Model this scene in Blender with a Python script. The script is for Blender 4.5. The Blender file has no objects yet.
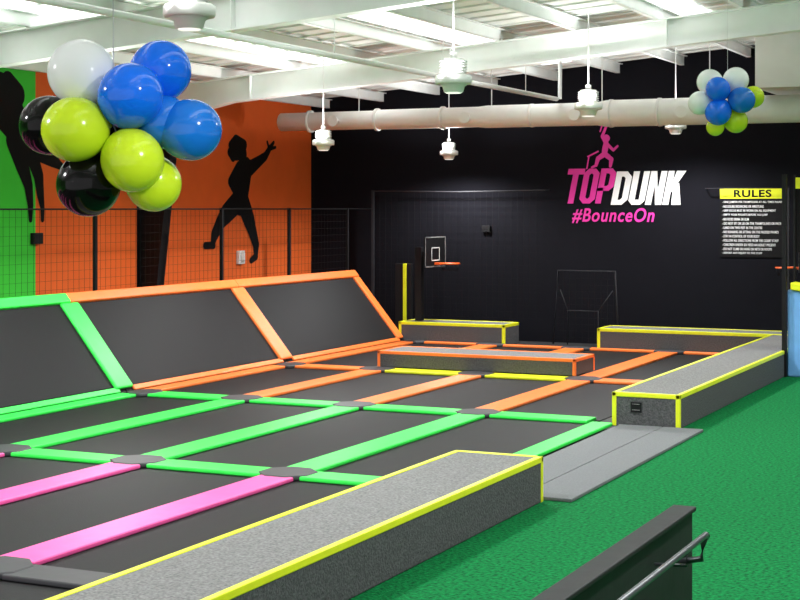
import bpy, bmesh, math, random
from mathutils import Vector, Matrix
random.seed(4)
scn = bpy.context.scene
scn.view_settings.view_transform = 'Standard'
COL = scn.collection

# ------------------------------------------------------------------ materials
def lin(c):
    return tuple(((v/255.)/12.92 if v/255. <= .04045 else ((v/255.+.055)/1.055)**2.4) for v in c) + (1,)

def mat(name, rgb, rough=.6, noise=0., scale=20., bump=0., spec=.5, metal=0., emit=0., coat=0., detail=3.):
    m = bpy.data.materials.new(name); m.use_nodes = True
    nt = m.node_tree; b = nt.nodes['Principled BSDF']
    c = lin(rgb)
    b.inputs['Base Color'].default_value = c
    b.inputs['Roughness'].default_value = rough
    b.inputs['Specular IOR Level'].default_value = spec
    b.inputs['Metallic'].default_value = metal
    b.inputs['Coat Weight'].default_value = coat
    if emit:
        b.inputs['Emission Color'].default_value = c
        b.inputs['Emission Strength'].default_value = emit
    if noise or bump:
        tc = nt.nodes.new('ShaderNodeTexCoord')
        n = nt.nodes.new('ShaderNodeTexNoise'); n.inputs['Scale'].default_value = scale
        n.inputs['Detail'].default_value = detail
        nt.links.new(tc.outputs['Object'], n.inputs['Vector'])
        if noise:
            r = nt.nodes.new('ShaderNodeValToRGB')
            r.color_ramp.elements[0].position = .3; r.color_ramp.elements[1].position = .7
            r.color_ramp.elements[0].color = tuple(max(0, v*(1-noise)) for v in c[:3])+(1,)
            r.color_ramp.elements[1].color = tuple(min(1, v*(1+noise)) for v in c[:3])+(1,)
            nt.links.new(n.outputs['Fac'], r.inputs['Fac'])
            nt.links.new(r.outputs['Color'], b.inputs['Base Color'])
        if bump:
            bp = nt.nodes.new('ShaderNodeBump'); bp.inputs['Strength'].default_value = bump
            bp.inputs['Distance'].default_value = .02
            nt.links.new(n.outputs['Fac'], bp.inputs['Height'])
            nt.links.new(bp.outputs['Normal'], b.inputs['Normal'])
    return m

M = dict(
 green=mat('vinyl_green', (54,232,82), .45, .05, 6, .1, spec=.35),
 orange=mat('vinyl_orange', (248,124,54), .45, .05, 6, .1, spec=.35),
 pink=mat('vinyl_pink', (242,88,162), .45, .05, 6, .1, spec=.35),
 yellow=mat('vinyl_yellow', (224,230,36), .45, .05, 6, .1, spec=.35),
 bed=mat('trampoline_fabric', (20,20,22), .65, .12, 60, .15, spec=.22),
 junction=mat('vinyl_charcoal', (54,54,58), .55, .05, 8, .1),
 frame=mat('frame_black', (15,15,18), .6, .05, 8, spec=.25),
 grey=mat('carpet_grey', (120,120,120), .95, .35, 45, .6, .2),
 dgrey=mat('carpet_charcoal', (82,82,84), .95, .35, 45, .6, .2),
 mat=mat('rubber_mat_grey', (108,110,113), .8, .12, 50, .3, .3),
 turf=mat('turf_green', (7,106,54), .95, .65, 28, 1., .1, detail=10),
 wallb=mat('wall_paint_black', (17,17,23), .9, .06, 3, .05, spec=.12),
 wallo=mat('wall_paint_orange', (236,104,40), .8, .04, 2, .05, spec=.3),
 wallg=mat('wall_paint_green', (66,205,60), .8, .04, 2, .05, spec=.3),
 wallw=mat('wall_paint_white', (222,222,220), .8, .04, 2, .05),
 paint=mat('mural_black', (12,11,13), .8, .05, 5, spec=.2),
 steel=mat('steel_white_paint', (236,239,237), .5, .03, 3),
 roof=mat('roof_insulation', (232,235,232), .8, .04, 2.5, .3),
 sky=mat('skylight_panel', (245,248,246), .5, emit=2.4),
 duct=mat('duct_white', (240,241,239), .45, .03, 4),
 lamp=mat('lamp_white', (240,240,238), .4, .03, 5),
 lens=mat('lamp_lens', (245,245,240), .4, emit=1.),
 logo_pink=mat('logo_pink', (226,50,162), .6, .03, 5),
 logo_white=mat('logo_white', (236,236,238), .6, .03, 5),
 blue=mat('vinyl_blue', (112,170,232), .45, .05, 6, .1),
 rail=mat('rail_metal_grey', (95,98,102), .35, .04, 10, metal=.6),
 board=mat('knee_wall_black', (34,34,36), .6, .08, 8, .1, spec=.3),
 conc=mat('subfloor_dark', (34,34,36), .8, .1, 5),
 rim=mat('rim_orange', (240,96,30), .4, .03, 5),
 net=mat('cable_black', (14,14,17), .7, .03, 5, spec=.2),
 dtube=mat('tube_dark_grey', (40,40,44), .6, .03, 5, spec=.2),
 string=mat('ribbon_white', (220,220,220), .6, .03, 5),
 b_white=mat('balloon_white', (252,252,252), .2, .02, 3, spec=.35),
 b_blue=mat('balloon_royal_blue', (20,116,252), .1, .05, 3, spec=.45),
 b_dblue=mat('balloon_metallic_blue', (26,116,214), .12, .08, 3, spec=.5),
 b_lime=mat('balloon_lime', (206,232,40), .18, .04, 3, spec=.4),
 b_black=mat('balloon_black', (10,8,8), .12, .04, 3, spec=.25),
)

# ------------------------------------------------------------------ mesh builder
class B:
    def __init__(s): s.bm = bmesh.new(); s.mats = []
    def mi(s, k):
        if k not in s.mats: s.mats.append(k)
        return s.mats.index(k)
    def face(s, vs, k, smooth=False):
        try:
            f = s.bm.faces.new(vs); f.material_index = s.mi(k); f.smooth = smooth
        except ValueError: pass
    def hexa(s, pts, k):            # 8 points: bottom 4 ccw, top 4 ccw
        v = [s.bm.verts.new(p) for p in pts]
        for f in ((3,2,1,0),(4,5,6,7),(0,1,5,4),(1,2,6,5),(2,3,7,6),(3,0,4,7)):
            s.face([v[i] for i in f], k)
    def box(s, x0,x1,y0,y1,z0,z1,k):
        s.hexa([(x0,y0,z0),(x1,y0,z0),(x1,y1,z0),(x0,y1,z0),(x0,y0,z1),(x1,y0,z1),(x1,y1,z1),(x0,y1,z1)],k)
    def poly(s, pts, k): s.face([s.bm.verts.new(p) for p in pts], k)
    def prism(s, pts, dvec, k):
        a = [s.bm.verts.new(p) for p in pts]; b = [s.bm.verts.new(Vector(p)+Vector(dvec)) for p in pts]
        s.face(a[::-1], k); s.face(b, k); n = len(a)
        for i in range(n): s.face([a[i],a[(i+1)%n],b[(i+1)%n],b[i]], k)
    def loft(s, rings, k, caps=True, smooth=True):
        R = []
        for c, r, u, w, n in rings:
            R.append([s.bm.verts.new(Vector(c)+(Vector(u)*math.cos(2*math.pi*i/n)+Vector(w)*math.sin(2*math.pi*i/n))*r) for i in range(n)])
        for a, b in zip(R, R[1:]):
            n = len(a)
            for i in range(n): s.face([a[i],a[(i+1)%n],b[(i+1)%n],b[i]], k, smooth)
        if caps: s.face(R[0][::-1], k); s.face(R[-1], k)
    def tube(s, pts, r, k, n=10):
        pts = [Vector(p) for p in pts]
        rings = []
        for i, p in enumerate(pts):
            d = (pts[min(i+1,len(pts)-1)]-pts[max(i-1,0)]).normalized()
            up = Vector((0,0,1)) if abs(d.z) < .9 else Vector((1,0,0))
            u = d.cross(up).normalized(); w = d.cross(u).normalized()
            rings.append((p, r, u, w, n))
        s.loft(rings, k)
    def lathe(s, c, prof, k, n=24):
        s.loft([((c[0],c[1],c[2]+z), r, (1,0,0),(0,1,0), n) for r, z in prof], k)
    def torus(s, c, R, r, k, n=28, m=8):
        V = []
        for i in range(n):
            a = 2*math.pi*i/n
            V.append([s.bm.verts.new((c[0]+(R+r*math.cos(2*math.pi*j/m))*math.cos(a), c[1]+(R+r*math.cos(2*math.pi*j/m))*math.sin(a), c[2]+r*math.sin(2*math.pi*j/m))) for j in range(m)])
        for i in range(n):
            for j in range(m):
                s.face([V[i][j],V[(i+1)%n][j],V[(i+1)%n][(j+1)%m],V[i][(j+1)%m]], k, True)
    def done(s, name, parent=None, bevel=0., loc=None):
        bmesh.ops.recalc_face_normals(s.bm, faces=s.bm.faces)
        me = bpy.data.meshes.new(name); s.bm.to_mesh(me); s.bm.free()
        for k in s.mats: me.materials.append(M[k])
        ob = bpy.data.objects.new(name, me); COL.objects.link(ob)
        if parent: ob.parent = parent
        if loc: ob.location = loc
        if bevel:
            mod = ob.modifiers.new('bevel','BEVEL'); mod.width = bevel; mod.segments = 3
            mod.limit_method = 'ANGLE'; mod.angle_limit = math.radians(40)
        return ob

def empty(name, loc=(0,0,0), rz=0):
    e = bpy.data.objects.new(name, None); COL.objects.link(e); e.location = loc; e.rotation_euler = (0,0,rz)
    e.empty_display_size = .2
    return e

# ------------------------------------------------------------------ layout
XW, XR = -17.8, 6.0          # side walls
YB = 33.0                    # rear wall
Y0W = -3.0
def roof_z(x): return 5.62 + .08*(x-XW)
def rafter_z(x): return 4.9 + .08*(x-XW)

# floors
b = B(); b.box(XW-.2, XR+.2, Y0W, YB+.2, -.3, -.03, 'conc'); b.done('floor')
b = B(); b.box(-6.22, XR, Y0W, YB, -.03, 0., 'turf'); b.done('floor_turf')

# walls
b = B(); b.prism([(XW-.2,YB,-.03),(XR,YB,-.03),(XR,YB,roof_z(XR)),(XW-.2,YB,roof_z(XW-.2))],(0,.2,0),'wallb'); b.done('wall_back')
b = B(); b.box(XW-.2,XW,22.5,YB,-.03,roof_z(XW),'wallo'); b.box(XW-.2,XW,Y0W,22.5,-.03,roof_z(XW),'wallg'); b.done('wall_left')
b = B(); b.box(XR,XR+.2,Y0W,YB+.2,-.03,roof_z(XR),'wallw'); b.done('wall_right')

# roof deck with ribs
b = B()
skys = [(-14.9,-14.0,8,30),(-11.3,-10.5,8,31.5),(-7.4,-6.6,6,28.5),(-3.2,-2.4,4,28),(1,2,2,28)]
b.prism([(XW-.2,Y0W,roof_z(XW-.2)),(XR+.2,Y0W,roof_z(XR+.2)),(XR+.2,Y0W,roof_z(XR+.2)+.1),(XW-.2,Y0W,roof_z(XW-.2)+.1)],(0,YB+.2-Y0W,0),'roof')
y = Y0W+.3
while y < YB:
    b.hexa([(XW,y,roof_z(XW)-.03),(XR,y,roof_z(XR)-.03),(XR,y+.06,roof_z(XR)-.03),(XW,y+.06,roof_z(XW)-.03),
            (XW,y,roof_z(XW)+.01),(XR,y,roof_z(XR)+.01),(XR,y+.06,roof_z(XR)+.01),(XW,y+.06,roof_z(XW)+.01)],'roof'); y += .6
b.done('ceiling')
for i,(x0,x1,y0,y1) in enumerate(skys):
    b = B(); b.hexa([(x0,y0,roof_z(x0)-.05),(x1,y0,roof_z(x1)-.05),(x1,y1,roof_z(x1)-.05),(x0,y1,roof_z(x0)-.05),
            (x0,y0,roof_z(x0)-.02),(x1,y0,roof_z(x1)-.02),(x1,y1,roof_z(x1)-.02),(x0,y1,roof_z(x0)-.02)],'sky'); b.done('window_%d'%(i+1))

# purlins (Z profile) along Y
root = empty('roof_purlins')
x = XW+.5
while x < XR:
    z = roof_z(x); b = B()
    b.box(x-.01,x+.01,Y0W,YB,z-.24,z-.04,'steel'); b.box(x-.08,x+.01,Y0W,YB,z-.25,z-.235,'steel'); b.box(x-.01,x+.08,Y0W,YB,z-.06,z-.045,'steel')
    b.done('purlin', root); x += 1.45
# rafters: tapered I sections
for yy in (3.0,10.6,18.2,25.8):
    b = B(); xa, xb = XW+.15, XR
    b.prism([(xa,yy-.012,rafter_z(xa)-.25),(xa+2.,yy-.012,rafter_z(xa+2)),(xb,yy-.012,rafter_z(xb)),(xb,yy-.012,roof_z(xb)-.26),(xa,yy-.012,roof_z(xa)-.26)],(0,.024,0),'steel')
    def fl(x0,z0,x1,z1):
        b.hexa([(x0,yy-.13,z0-.02),(x1,yy-.13,z1-.02),(x1,yy+.13,z1-.02),(x0,yy+.13,z0-.02),(x0,yy-.13,z0),(x1,yy-.13,z1),(x1,yy+.13,z1),(x0,yy+.13,z0)],'steel')
    fl(xa,rafter_z(xa)-.25,xa+2,rafter_z(xa+2)); fl(xa+2,rafter_z(xa+2),xb,rafter_z(xb)); fl(xa,roof_z(xa)-.25,xb,roof_z(xb)-.25)
    for xs in (-15.2,-11,-7,-3,1): b.box(xs-.008,xs+.008,yy-.12,yy+.12,rafter_z(xs),roof_z(xs)-.26,'steel')
    b.done('roof_rafter')
    b = B()
    b.prism([(XW,yy-.012,-.03),(XW+.3,yy-.012,-.03),(XW+.85,yy-.012,4.62),(XW,yy-.012,4.62)],(0,.024,0),'frame')
    b.hexa([(XW+.28,yy-.13,-.03),(XW+.3,yy-.13,-.03),(XW+.3,yy+.13,-.03),(XW+.28,yy+.13,-.03),(XW+.83,yy-.13,4.62),(XW+.85,yy-.13,4.62),(XW+.85,yy+.13,4.62),(XW+.83,yy+.13,4.62)],'frame')
    b.box(XW,XW+.02,yy-.13,yy+.13,-.03,4.62,'frame')
    b.done('steel_column')
# sprinkler pipe
b = B(); b.tube([(-10.4,Y0W+.5,5.22),(-10.4,29.8,5.22)],.045,'steel'); b.tube([(-10.4,29.8,5.22),(-10.4,30.0,5.24),(-10.4,30.02,6.1)],.04,'steel')
for yy in range(4,29,4): b.tube([(-10.4,yy,5.22),(-10.4,yy,6.12)],.008,'steel',6)
b.done('sprinkler_pipe')

# duct
b = B(); yd, zd = 30.0, 4.91
prof = [(-16.95,.17),(-16.93,.2),(-14.6,.2),(-14.5,.215),(-12.2,.215),(-12.0,.235),(-9.6,.235),(-9.4,.27),(-2,.27)]
b.loft([((x,yd,zd),r,(0,1,0),(0,0,1),28) for x,r in prof],'duct')
for x in (-16.2,-14.55,-13,-11,-9.3,-8.3,-7): b.loft([((x-.03,yd,zd),.285 if x>-9.5 else .245,(0,1,0),(0,0,1),28),((x+.03,yd,zd),.285 if x>-9.5 else .245,(0,1,0),(0,0,1),28)],'duct')
for x in (-15.5,-12.4,-10,-7.8):
    b.loft([((x,yd-.2,zd-.02),.1,(1,0,0),(0,0,1),16),((x,yd-.29,zd-.02),.12,(1,0,0),(0,0,1),16)],'duct')
    b.tube([(x+.5,yd,zd+.2),(x+.5,yd,roof_z(x+.5)-.05)],.01,'steel',6)
b.done('air_duct')

# bulkhead at right
b = B(); b.box(-6.2,-1.5,29.0,YB,5.25,7.6,'wallw'); b.box(-6.3,-1.4,28.9,YB,6.35,6.5,'wallw'); b.done('ceiling_bulkhead',bevel=.01)

# pendant lamps, each with an added upward fill spot to brighten the ceiling
def pendant(x,y,z,s=1.):
    e = empty('pendant_light',(x,y,z))
    b = B()
    b.lathe((0,0,0),[(.13*s,.32*s),(.15*s,.30*s),(.15*s,.12*s),(.2*s,.10*s)],'lamp')
    for i in range(5): b.lathe((0,0,.13*s+i*.035*s),[(.175*s,0),(.185*s,.008*s),(.175*s,.016*s)],'lamp')
    b.lathe((0,0,0),[(.22*s,.1*s),(.245*s,.08*s),(.245*s,.0),(.235*s,-.02*s)],'lamp')
    b.lathe((0,0,0),[(.2*s,-.02*s),(.15*s,-.05*s),(.13*s,-.12*s),(.12*s,-.13*s)],'lamp')
    b.lathe((0,0,0),[(.05*s,.32*s),(.05*s,.4*s),(.015,.42*s)],'lamp')
    b.done('housing',e)
    b = B(); b.tube([(0,0,.4*s),(0,0,roof_z(x)-z-.02)],.012,'lamp',8); b.done('stem',e)
    b = B(); b.lathe((0,0,0),[(.11*s,-.131*s),(.10*s,-.14*s)],'lens'); b.done('lens',e)
    l = bpy.data.lights.new('lamp','SPOT'); l.energy = 660; l.spot_size = math.radians(165); l.spot_blend = .6; l.shadow_soft_size = .12
    lo = bpy.data.objects.new('lamp',l); COL.objects.link(lo); lo.parent = e; lo.location = (0,0,-.3*s)
    l = bpy.data.lights.new('ceiling_fill','SPOT'); l.energy = 215; l.spot_size = math.radians(178); l.spot_blend = .2; l.shadow_soft_size = .2
    lo = bpy.data.objects.new('ceiling_fill',l); COL.objects.link(lo); lo.parent = e; lo.location = (0,-.24*s,.1*s); lo.rotation_euler = (math.pi,0,0)
for x,yy,z,s in ((-8.1,-1,4.8,1),(-8.1,5.6,4.8,1),(-7.87,12.2,4.8,1),(-8.0,18.8,4.66,1),(-8.32,25.5,4.72,1),(-8.3,31.2,4.65,.9)): pendant(x,yy,z,s)
for yy in (5.6,12.2,19,25.7,31.7): pendant(-13.6,yy,4.2,.85)
for yy in (5.6,12.2,19,25.7): pendant(-1.5,yy,5.1,.9)

# ------------------------------------------------------------------ trampoline court
XL = [-14.42,-12.33,-10.38,-8.38,-6.42]
YL = [4.6,10.05,15.0,20.6,25.4,31.15]
W = .21
for r in range(5):
    for c in range(4):
        b = B()
        x0,x1,y0,y1 = XL[c],XL[c+1],YL[r],YL[r+1]
        b.box(x0+.01,x1-.01,y0+.01,y1-.01,-.03,.0,'frame')
        b.box(x0+.2,x1-.2,y0+.2,y1-.2,.0,.012,'bed')
        b.done('trampoline')
pads = empty('trampoline_safety_pads')
def pad(x0,x1,y0,y1,k):
    b = B(); b.box(x0,x1,y0,y1,.013,.062,k); b.done('pad',pads,bevel=.016)
rowc = ['pink','pink','green','orange','orange']
J = .25
for ci,x in enumerate(XL):
    for r in range(5):
        k = rowc[r]
        if ci == 4 and r != 2: continue
        if ci == 4: xx0,xx1 = x-.17,x+.13
        elif ci == 0: xx0,xx1 = x+.03,x+.34
        else: xx0,xx1 = x-W,x+W
        pad(xx0,xx1,YL[r]+J,YL[r+1]-J,k)
crossc = {1:['junction']*4, 2:['green']*4, 3:['green']*4, 4:['orange','yellow','yellow','orange'], 5:['orange']*4}
for r,cs in crossc.items():
    for c in range(4):
        y = YL[r]; pad(XL[c]+(.4 if c==0 else J),XL[c+1]-J,y-W,y+W if r<5 else y,cs[c])
    for ci,x in enumerate(XL):
        if ci == 4: continue
        b = B(); a = .34
        cx = x+.3 if ci==0 else x
        pts = [(cx+a*math.cos(math.pi*(i+.5)/4)*(.8 if ci==0 else 1),YL[r]-(.15 if r==5 else 0)+a*math.sin(math.pi*(i+.5)/4)*(.6 if r==5 else 1),.013) for i in range(8)]
        b.prism(pts,(0,0,.06),'junction'); b.done('corner_cap',pads,bevel=.02)

# sloped wall trampolines
YS = [4.6,10.05,15.0,20.6,25.9,31.15]
bx,bz,tx,tz = -14.47,.04,-15.7,1.52
dv = Vector((tx-bx,0,tz-bz)); nrm = Vector((-(tz-bz),0,tx-bx)).normalized()*-1
def S(u,v,h):
    p = Vector((bx,u,bz))+dv*v+nrm*h; return tuple(p)
def slab(b,y0,y1,v0,v1,h0,h1,k):
    b.hexa([S(y0,v0,h0),S(y1,v0,h0),S(y1,v1,h0),S(y0,v1,h0),S(y0,v0,h1),S(y1,v0,h1),S(y1,v1,h1),S(y0,v1,h1)],k)
for r in range(5):
    k = rowc[r]; e = empty('angled_wall_trampoline',(0,0,0))
    b = B(); slab(b,YS[r]+.01,YS[r+1]-.01,0,1,-.06,0,'frame'); b.done('frame',e)
    b = B(); slab(b,YS[r]+.22,YS[r+1]-.22,.06,.93,.0,.02,'bed'); b.done('bed',e)
    b = B(); slab(b,YS[r]+.0,YS[r+1]-.0,.93,1.03,-.08,.08,k); b.done('top_pad',e,bevel=.03)
    b = B(); slab(b,YS[r]+.2,YS[r+1]-.2,.0,.05,.0,.04,k); b.done('base_pad',e,bevel=.012)
    b = B(); slab(b,YS[r+1]-.28,YS[r+1]+(.18 if r<4 else 0),.03,.93,.0,.07,k); b.done('side_pad',e,bevel=.03)
    b = B()
    for yy in (YS[r]+.3,YS[r+1]-.3): b.box(tx-.05,tx,yy-.03,yy+.03,-.03,tz-.1,'frame')
    b.done('legs',e)

# net posts + cable behind the sloped wall
b = B(); ys = [7.0,10.0,12.8,15.5,18.4,21.7,25.8,28.5,31.2]
for yy in ys: b.box(-15.93,-15.87,yy-.03,yy+.03,-.03,3.0,'net')
b.tube([(-15.9,ys[0],2.98),(-15.9,ys[-1],2.98)],.016,'net',6)
y = ys[0]
while y < ys[-1]: b.box(-15.9015,-15.8985,y-.0015,y+.0015,1.6,2.97,'net'); y += .15
z = 1.65
while z < 2.95: b.box(-15.9015,-15.8985,ys[0],ys[-1],z-.0015,z+.0015,'net'); z += .15
b.tube([(-15.9,31.2,2.98),(-15.98,32.6,2.98)],.012,'net',6)
b.done('net_posts')
# rear net frame: post + taut cable returned to the wall either side of the logo
b = B()
for xx in (-15.98,-6.3): b.box(xx-.03,xx+.03,32.67,32.73,-.03,3.42,'dtube')
b.tube([(-15.98,32.7,3.4),(-13.8,32.7,3.375),(-11.75,32.7,3.4),(-11.7,33.0,3.4)],.015,'junction',6)
b.tube([(-8.1,33.0,3.42),(-8.05,32.7,3.42),(-6.3,32.7,3.42)],.012,'dtube',6)
def mesh_net(x0,x1,z0,z1):
    x = x0
    while x < x1: b.box(x-.002,x+.002,32.698,32.702,z0,z1,'net'); x += .15
    z = z0
    while z < z1: b.box(x0,x1,32.698,32.702,z-.002,z+.002,'net'); z += .15
mesh_net(-15.95,-11.75,.5,3.37)
b.done('rear_safety_net')

# ------------------------------------------------------------------ padded blocks
def block(name,x0,x1,y0,y1,h,edges,trim='yellow',verts=(),top='grey',side='dgrey',z0=0.,w=.06):
    e = empty(name)
    b = B(); b.box(x0,x1,y0,y1,z0,h-.02,side); b.done('core',e,bevel=.015)
    b = B(); b.box(x0+.02,x1-.02,y0+.02,y1-.02,h-.02,h-.001,top); b.done('top_surface',e)
    b = B(); o = .008
    if 'f' in edges: b.box(x0-o,x1+o,y0-o,y0+w,h-w,h+o,trim)
    if 'b' in edges: b.box(x0-o,x1+o,y1-w,y1+o,h-w,h+o,trim)
    if 'l' in edges: b.box(x0-o,x0+w,y0-o,y1+o,h-w,h+o,trim)
    if 'r' in edges: b.box(x1-w,x1+o,y0-o,y1+o,h-w,h+o,trim)
    for v in verts:
        xx = (x0-o,x0+w) if v[0]=='l' else (x1-w,x1+o); yy = (y0-o,y0+w) if v[1]=='f' else (y1-w,y1+o)
        b.box(xx[0],xx[1],yy[0],yy[1],z0,h+o,trim)
    b.done('edge_trim',e,bevel=.01)
    return e
block('padded_barrier_block',-6.3,-5.34,4.0,14.87,.46,'lrb',verts=('rb','lb'),w=.055)
e = block('padded_barrier_block',-6.34,-5.4,20.5,31.1,.46,'lrf',verts=('rf','lf'),w=.055)
b = B(); b.box(-6.08,-5.93,20.485,20.5,.2,.34,'frame'); b.box(-6.06,-5.95,20.48,20.486,.31,.318,'grey'); b.box(-6.06,-5.95,20.48,20.486,.23,.238,'grey'); b.done('label',e)
block('padded_barrier_block',-9.98,-5.4,31.2,32.1,.46,'fblr',verts=('lf',),w=.06)
block('padded_barrier_block',-14.6,-12.08,31.2,32.1,.46,'fblr',verts=('lf','rf'),w=.06)
block('padded_step_block',-12.42,-8.6,25.62,26.7,.36,'flrb',trim='orange',verts=('lf','rf','rb'),w=.05,z0=.071)

# turf edge mat
b = B(); b.box(-6.22,-5.62,14.96,20.44,0.,.035,'mat'); b.box(-5.61,-5.06,14.96,20.44,0.,.035,'mat'); b.done('rubber_floor_mat',bevel=.008)

# blue padded barrier at right with net post and sign
e = empty('blue_padded_barrier')
b = B()
b.hexa([(-5.36,27.75,0),(-3.2,27.75,0),(-3.2,28.1,0),(-5.36,28.1,0),(-5.36,27.75,1.55),(-3.2,27.75,1.2),(-3.2,28.1,1.2),(-5.36,28.1,1.55)],'blue'); b.done('pad',e,bevel=.03)
b = B(); b.hexa([(-5.3,27.7,1.55),(-3.2,27.7,1.2),(-3.2,28.15,1.2),(-5.3,28.15,1.55),(-5.3,27.7,1.68),(-3.2,27.7,1.33),(-3.2,28.15,1.33),(-5.3,28.15,1.68)],'yellow'); b.done('cap',e,bevel=.02)
b = B(); b.box(-5.44,-5.36,27.66,27.74,0,3.6,'frame'); b.done('post',e)
e = empty('wall_sign')
b = B(); b.box(-5.3,-3.8,28.2,28.23,2.2,3.55,'paint'); b.box(-5.3,-3.8,28.185,28.2,3.35,3.55,'yellow')
for i in range(8): b.box(-5.2,-4.0-random.random()*.5,28.19,28.2,3.2-i*.12,3.235-i*.12,'logo_white')
b.box(-5.34,-5.3,28.18,28.24,0.,3.6,'frame'); b.box(-3.8,-3.76,28.18,28.24,0.,3.6,'frame')
b.done('board',e)

# hoops
def hoop(x,y,z,sgn,name='basketball_hoop'):
    e = empty(name)
    b = B(); b.box(x-.015,x+.015,y-.57,y+.57,z-.34,z+.34,'frame')
    f = x+sgn*.02
    def fr(y0,y1,z0,z1,w,k):
        a,c = sorted((x,f))
        b.box(a,c,y0,y1,z0,z0+w,k);b.box(a,c,y0,y1,z1-w,z1,k);b.box(a,c,y0,y0+w,z0,z1,k);b.box(a,c,y1-w,y1,z0,z1,k)
    fr(y-.57,y+.57,z-.34,z+.34,.03,'grey'); fr(y-.22,y+.22,z-.2,z+.1,.02,'steel'); b.done('backboard',e)
    b = B(); cx = x+sgn*.36
    b.torus((cx,y,z-.26),.22,.014,'rim'); a,c = sorted((x,x+sgn*.15)); b.box(a,c,y-.06,y+.06,z-.29,z-.24,'rim'); b.done('rim',e)
    b = B()
    for i in range(12):
        a0 = 2*math.pi*i/12
        for da in (.26,-.26):
            b.tube([(cx+.22*math.cos(a0),y+.22*math.sin(a0),z-.27),(cx+.17*math.cos(a0+da),y+.17*math.sin(a0+da),z-.42)],.004,'net',4)
    b.done('net',e)
    b = B(); a,c = sorted((x-sgn*.05,x-sgn*.35)); b.box(a,c,y-.05,y+.05,z-.1,z,'frame'); a,c = sorted((x-sgn*.3,x-sgn*.45)); b.box(a,c,y-.08,y+.08,.0 if sgn<0 else .47,z+.1,'frame'); b.done('pole',e)
hoop(-13.9,31.6,2.02,1); hoop(-5.75,31.6,2.05,-1)
b = B(); b.box(-14.95,-14.86,32.15,32.27,.0,1.72,'yellow'); b.box(-14.85,-14.74,32.15,32.27,.0,1.72,'frame'); b.box(-15.15,-14.96,32.17,32.25,0,1.72,'frame'); b.done('padded_corner_post',bevel=.01)

# practice goal frame
b = B(); k='dtube'
b.tube([(-11.35,32.3,0.0),(-11.25,32.35,1.62),(-9.95,32.35,1.62),(-9.85,32.3,0.0)],.022,k)
b.tube([(-11.0,32.25,.0),(-11.0,32.25,.75),(-10.3,32.25,.75),(-10.3,32.25,.0)],.014,k)
b.tube([(-11.0,32.25,.75),(-11.2,32.35,1.2)],.01,k); b.tube([(-10.3,32.25,.75),(-10.0,32.35,1.2)],.01,k)
for i in range(1,10): b.box(-11.3+.145*i-.003,-11.3+.145*i+.003,32.4,32.406,.05,1.6,'net')
for i in range(1,11): b.box(-11.3,-9.9,32.4,32.406,.145*i-.003,.145*i+.003,'net')
b.done('rebound_goal_frame')

# knee wall + handrail, bottom right
b = B(); b.box(-2.56,-2.45,2.,9.62,0,1.08,'board'); b.box(-2.58,-2.43,2.,9.64,1.08,1.11,'board'); b.box(-2.45,-2.43,2.,9.5,.0,.12,'frame'); b.done('knee_wall',bevel=.008)
b = B(); b.tube([(-2.25,2,1.04),(-2.25,9.15,1.04),(-2.26,9.22,1.02),(-2.29,9.25,.97),(-2.30,9.25,.87),(-2.44,9.25,.84)],.02,'rail')
for yy in (3,5,7,8.7): b.tube([(-2.25,yy,1.02),(-2.25,yy,.95),(-2.44,yy,.94)],.01,'rail',8)
b.done('handrail')

# ------------------------------------------------------------------ murals
def strokes(b, L, plane, k, off):
    n=0
    for st in L:
        for (u0,v0,r0),(u1,v1,r1) in zip(st,st[1:]):
            d = Vector((u1-u0,v1-v0))
            if d.length < 1e-6: continue
            d.normalize(); pts = []
            a = math.atan2(d.y,d.x)
            for i in range(9): t = a+math.pi/2+math.pi*i/8; pts.append((u0+r0*math.cos(t),v0+r0*math.sin(t)))
            for i in range(9): t = a-math.pi/2+math.pi*i/8; pts.append((u1+r1*math.cos(t),v1+r1*math.sin(t)))
            n += 1; o = off + n*.0004
            if plane=='x': b.poly([(XW+o,u,v) for u,v in pts],k)
            else: b.poly([(u,YB-o,v) for u,v in pts],k)
def Lpx(L, fu, fv, sc): return [[(fu(p[0]),fv(p[1]),p[2]*sc) for p in st] for st in L]
player = [[(236,152,8),(240,150,9),(242,154,8)],[(231,146,4),(236,142,6),(244,145,5)],[(230,153,4),(233,158,4)],[(243,160,6),(246,168,9)],
 [(246,168,10),(243,185,11),(240,203,11)],[(238,172,5),(237,195,6)],
 [(250,168,7),(260,160,5),(266,155,4)],[(266,155,4),(271,146,3)],[(271,146,2.6),(275,140,1.6)],[(270,147,1.8),(268,140,1.4)],[(271,147,1.8),(277,145,1.3)],
 [(239,168,6),(231,182,5),(236,193,4)],
 [(236,203,10),(226,214,9),(221,221,7)],[(221,221,7),(215,234,5.5),(213,243,3.2)],[(214,244,3.2),(206,244,3)],
 [(243,203,10),(249,220,9),(252,230,7)],[(252,230,7),(256,245,5.2),(256,256,3.2)],[(256,257,3.5),(251,261,2.8)]]
b = B(); strokes(b, Lpx(player, lambda p:28.15+.043*(p-205), lambda q:3+(208-q)*.0224, .026),'x','paint',.004)
b.done('wall_mural_jumping_player')
dunk = [[(-60,60,10),(-30,80,14),(0,98,22)],[(0,98,22),(12,118,19),(24,138,14)],[(8,82,9),(16,95,12)],
 [(24,138,13),(40,150,10),(52,158,7),(62,165,3.5)],[(14,140,11),(22,165,9),(28,185,6)],[(28,185,6),(30,205,4),(30,220,2.5)],[(30,150,9),(38,175,7),(40,195,5)],[(40,195,5),(42,208,3),(42,220,2.5)],
 [(-60,60,9),(-75,90,9)],[(-20,80,8),(-40,120,6),(-30,150,4)]]
b = B(); strokes(b, Lpx(dunk, lambda p:21.5+.0283*p, lambda q:3+(208-q)*.0178, .02),'x','paint',.004)
b.done('wall_mural_dunking_player')

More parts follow.
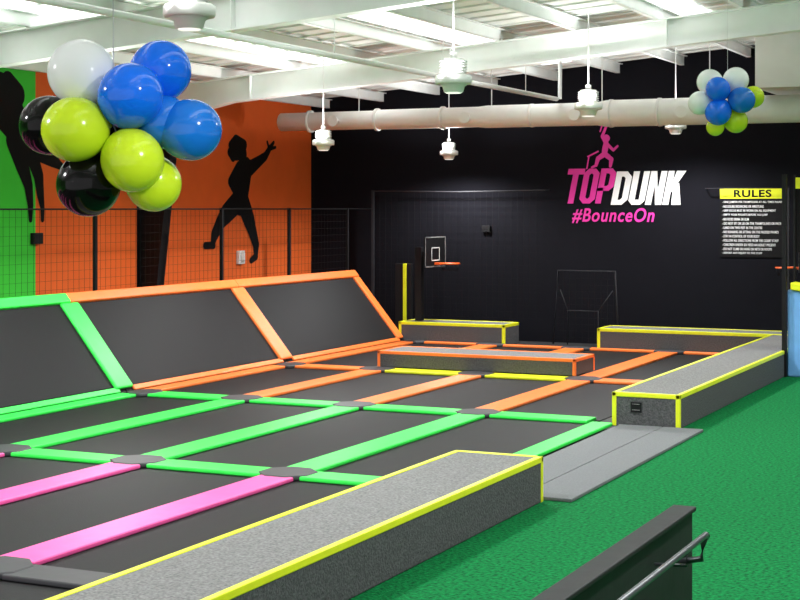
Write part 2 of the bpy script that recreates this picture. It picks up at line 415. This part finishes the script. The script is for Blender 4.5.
# block letters for the logo (height 1, width w)
def letter(b, ch, x0, z0, h, k, y, w=.66, st=.23, sh=.2):
    def T(p): return (x0+(p[0]+sh*p[1])*h, y, z0+p[1]*h)
    def P(pts): b.prism([T(p) for p in pts],(0,.02,0),k)
    def ring(x0_,y0_,x1_,y1_,c):
        def oc(a0,b0,a1,b1,cs):
            return [(a0+cs[0],b0),(a1-cs[1],b0),(a1,b0+cs[1]),(a1,b1-cs[2]),(a1-cs[2],b1),(a0+cs[3],b1),(a0,b1-cs[3]),(a0,b0+cs[0])]
        o = oc(x0_,y0_,x1_,y1_,[max(v,.001) for v in c]); i_ = oc(x0_+st,y0_+st*.85,x1_-st,y1_-st*.85,[max(v*.35,.001) for v in c])
        for j in range(8): P([o[j],o[(j+1)%8],i_[(j+1)%8],i_[j]])
    if ch=='T': P([(0,1-st),(w,1-st),(w,1),(0,1)]); P([(w/2-st/2,0),(w/2+st/2,0),(w/2+st/2,1-st),(w/2-st/2,1-st)])
    if ch=='O': ring(0,0,w,1,(.13,.13,.13,.13))
    if ch=='D': ring(0,0,w,1,(0,.16,.16,0))
    if ch=='P': P([(0,0),(st,0),(st,.45),(0,.45)]); ring(0,.36,w,1,(0,.13,.13,0))
    if ch=='U':
        P([(0,.12),(.12,0),(st,st*.85),(st,1),(0,1)]); P([(w-.12,0),(w,.12),(w,1),(w-st,1),(w-st,st*.85)]); P([(.12,0),(w-.12,0),(w-st,st*.85),(st,st*.85)])
    if ch=='N':
        P([(0,0),(st,0),(st,1),(0,1)]); P([(w-st,0),(w,0),(w,1),(w-st,1)]); P([(w-st,0),(w-st+.001,.38),(st,1),(st-.001,.62)])
    if ch=='K':
        P([(0,0),(st,0),(st,1),(0,1)]); P([(st,.35),(st,.66),(w-.24,1),(w+.04,1)]); P([(st+.04,.52),(w-.22,0),(w+.06,0),(st+.2,.64)])
lg = empty('wall_logo')
b = B(); h = .78
for i,ch in enumerate('TOP'): letter(b,ch,-11.38+i*.385,3.1,h,'logo_pink',YB-.02,w=.46 if ch!='T' else .5,st=.165)
b.done('top_letters',lg)
b = B(); h = .74
for i,ch in enumerate('DUNK'): letter(b,ch,-10.24+i*.39,3.07,h,'logo_white',YB-.04,w=.49,st=.18)
b.done('dunk_letters',lg)
def text(name,body,x0,x1,z0,z1,y,k,shear=0.,bold=0.,parent=None,space=1.):
    cu = bpy.data.curves.new(name,'FONT'); cu.body = body; cu.shear = shear; cu.offset = bold; cu.extrude = .004; cu.space_character = space
    t = bpy.data.objects.new(name,cu); COL.objects.link(t); bpy.context.view_layer.update()
    me = bpy.data.meshes.new_from_object(t.evaluated_get(bpy.context.evaluated_depsgraph_get()))
    bpy.data.objects.remove(t)
    xs = [v.co.x for v in me.vertices]; zs = [v.co.y for v in me.vertices]
    ax,bx_,az,bz_ = min(xs),max(xs),min(zs),max(zs)
    for v in me.vertices:
        v.co = ((v.co.x-ax)/(bx_-ax)*(x1-x0)+x0, y-v.co.z, (v.co.y-az)/(bz_-az)*(z1-z0)+z0)
    me.materials.clear(); me.materials.append(M[k])
    o = bpy.data.objects.new(name,me); COL.objects.link(o)
    if parent: o.parent = parent
    return o
text('hashtag_letters','#BounceOn',-11.15,-9.25,2.66,3.0,YB-.01,'logo_pink',.25,.018,lg,1.12)
fig = [[(606,139,2.6),(607,140,2.6)],[(606,143,2),(605,150,2.8),(604,156,2.4)],[(606,146,1.6),(602,138,1.4),(606,128,1.1)],[(607,146,1.6),(613,152,1.2),(617,148,1)],
 [(604,156,2.4),(598,160,2),(596,167,1.4)],[(605,156,2.4),(611,161,2),(610,168,1.3)],[(596,167,1.2),(592,169,1)],[(598,153,.7),(588,158,.7)],[(610,128,.6),(602,127,.6),(600,133,.6)],[(589,158,.6),(587,170,.6)]]
b = B(); strokes(b, Lpx(fig, lambda p:-11.2+(p-570)*.0236, lambda q:3.04+(208-q)*.0222,.025),'y','logo_pink',.004); b.done('player_figure',lg)

rs = empty('rules_sign')
b = B(); b.box(-7.8,-6.42,YB-.03,YB,1.95,3.42,'paint'); b.box(-7.8,-6.42,YB-.035,YB-.03,3.2,3.42,'yellow'); b.done('board',rs)
text('heading','RULES',-7.5,-6.7,3.23,3.39,YB-.036,'paint',0,.03,rs,1.1)
rules = ['One jumper per trampoline at all times please','No double bouncing or wrestling','Grip socks must be worn on all equipment','Empty your pockets before you jump','No food drink or gum','Do not sit or lie on the trampolines or pads','Land on two feet in the centre','No running or sitting on the padded frames','Stay in control of your body','Follow all directions from the court staff','Children under six need an adult present','Do not climb or hang on nets or hoops','Report any injury to the staff']
for i,rr in enumerate(rules):
    z = 3.15-i*.091
    text('rule_line','- '+rr.upper(),-7.75,-7.75+.0285*len(rr),z-.054,z,YB-.034,'logo_white',0,.002,rs,1.05)

# small wall devices
b = B(); b.box(XW,XW+.1,22.35,22.6,2.35,2.55,'frame'); b.done('wall_speaker',bevel=.01)
b = B(); b.box(XW,XW+.08,29.5,29.75,1.75,2.05,'lamp'); b.lathe((XW+.1,29.62,1.8),[(.03,0),(.05,.03),(.05,.2),(.02,.24)],'lamp',12); b.done('wall_control_box',bevel=.01)
b = B(); b.box(-13.3,-13.1,YB-.1,YB,2.45,2.6,'frame'); b.done('wall_speaker',bevel=.01)

# ------------------------------------------------------------------ balloons
def balloon_cluster(loc, R, items, ztop):
    e = empty('balloon_cluster',loc,math.radians(25.04))
    for (lx,dy,uz,k,r) in items:
        b = B(); n = 28; prof = []
        for i in range(n+1):
            t = math.pi*i/n; rr = math.sin(t); zz = math.cos(t)
            if zz < 0: rr *= (1-.12*zz*zz*abs(zz)); zz *= 1.16
            prof.append((max(rr,.002)*r, zz*r))
        prof += [(.03*r,-1.2*r),(.09*r,-1.28*r),(.005,-1.27*r)]
        b.lathe((0,0,0),prof,k,32)
        o = b.done('balloon',e); o.location = (lx,dy,uz)
        v = Vector((lx,dy,uz)); q = Vector((0,0,1)).rotation_difference(v.normalized() if v.length>.02 else Vector((0,-1,.2)).normalized())
        o.rotation_mode = 'QUATERNION'; o.rotation_quaternion = q
    b = B(); b.tube([(0,0,0),(0,0,ztop-loc[2]-.005)],.003,'string',6)
    b.tube([(0,0,0),(.06,.02,-.15),(.02,.0,-.3)],.004,'string',6); b.done('string',e)
k = .0055
def it(px,py,dy,c,r): return ((px-115)*k, dy, (125-py)*k, c, r*k)
balloon_cluster((-5.03,7.03,3.458),.17,[it(81,72,.06,'b_white',34),it(160,69,.1,'b_blue',31),it(137,97,-.14,'b_blue',32),it(82,131,-.16,'b_lime',32),
 it(49,125,.05,'b_black',30),it(166,122,.02,'b_dblue',27),it(193,130,.0,'b_dblue',31),it(139,162,-.14,'b_lime',31),it(154,184,.06,'b_lime',28),it(91,185,-.02,'b_black',32),it(110,120,.2,'b_black',28)], roof_z(-5.03))
k = .01363
def it2(px,py,dy,c,r): return ((px-728)*k, dy, (98-py)*k, c, r*k)
balloon_cluster((-4.84,20.9,4.5),.17,[it2(711,82,.05,'b_white',13),it2(737,80,.05,'b_white',13),it2(716,90,-.15,'b_blue',12),it2(740,101,-.15,'b_dblue',13),
 it2(717,113,-.1,'b_blue',13),it2(737,121,.05,'b_lime',12),it2(754,97,.02,'b_lime',11),it2(701,103,.03,'b_white',12),it2(716,127,.02,'b_lime',9)], roof_z(-4.84))

# ------------------------------------------------------------------ world + camera
w = bpy.data.worlds.new('world'); scn.world = w; w.use_nodes = True
w.node_tree.nodes['Background'].inputs[0].default_value = (.97,.98,1,1); w.node_tree.nodes['Background'].inputs[1].default_value = .9
cam = bpy.data.cameras.new('camera'); co = bpy.data.objects.new('camera',cam); COL.objects.link(co)
co.location = (0,0,3); co.rotation_euler = (math.radians(90),0,math.radians(25.04))
cam.sensor_width = 36; cam.lens = 36*1541/800; cam.shift_y = -92/800; cam.clip_end = 200
scn.camera = co
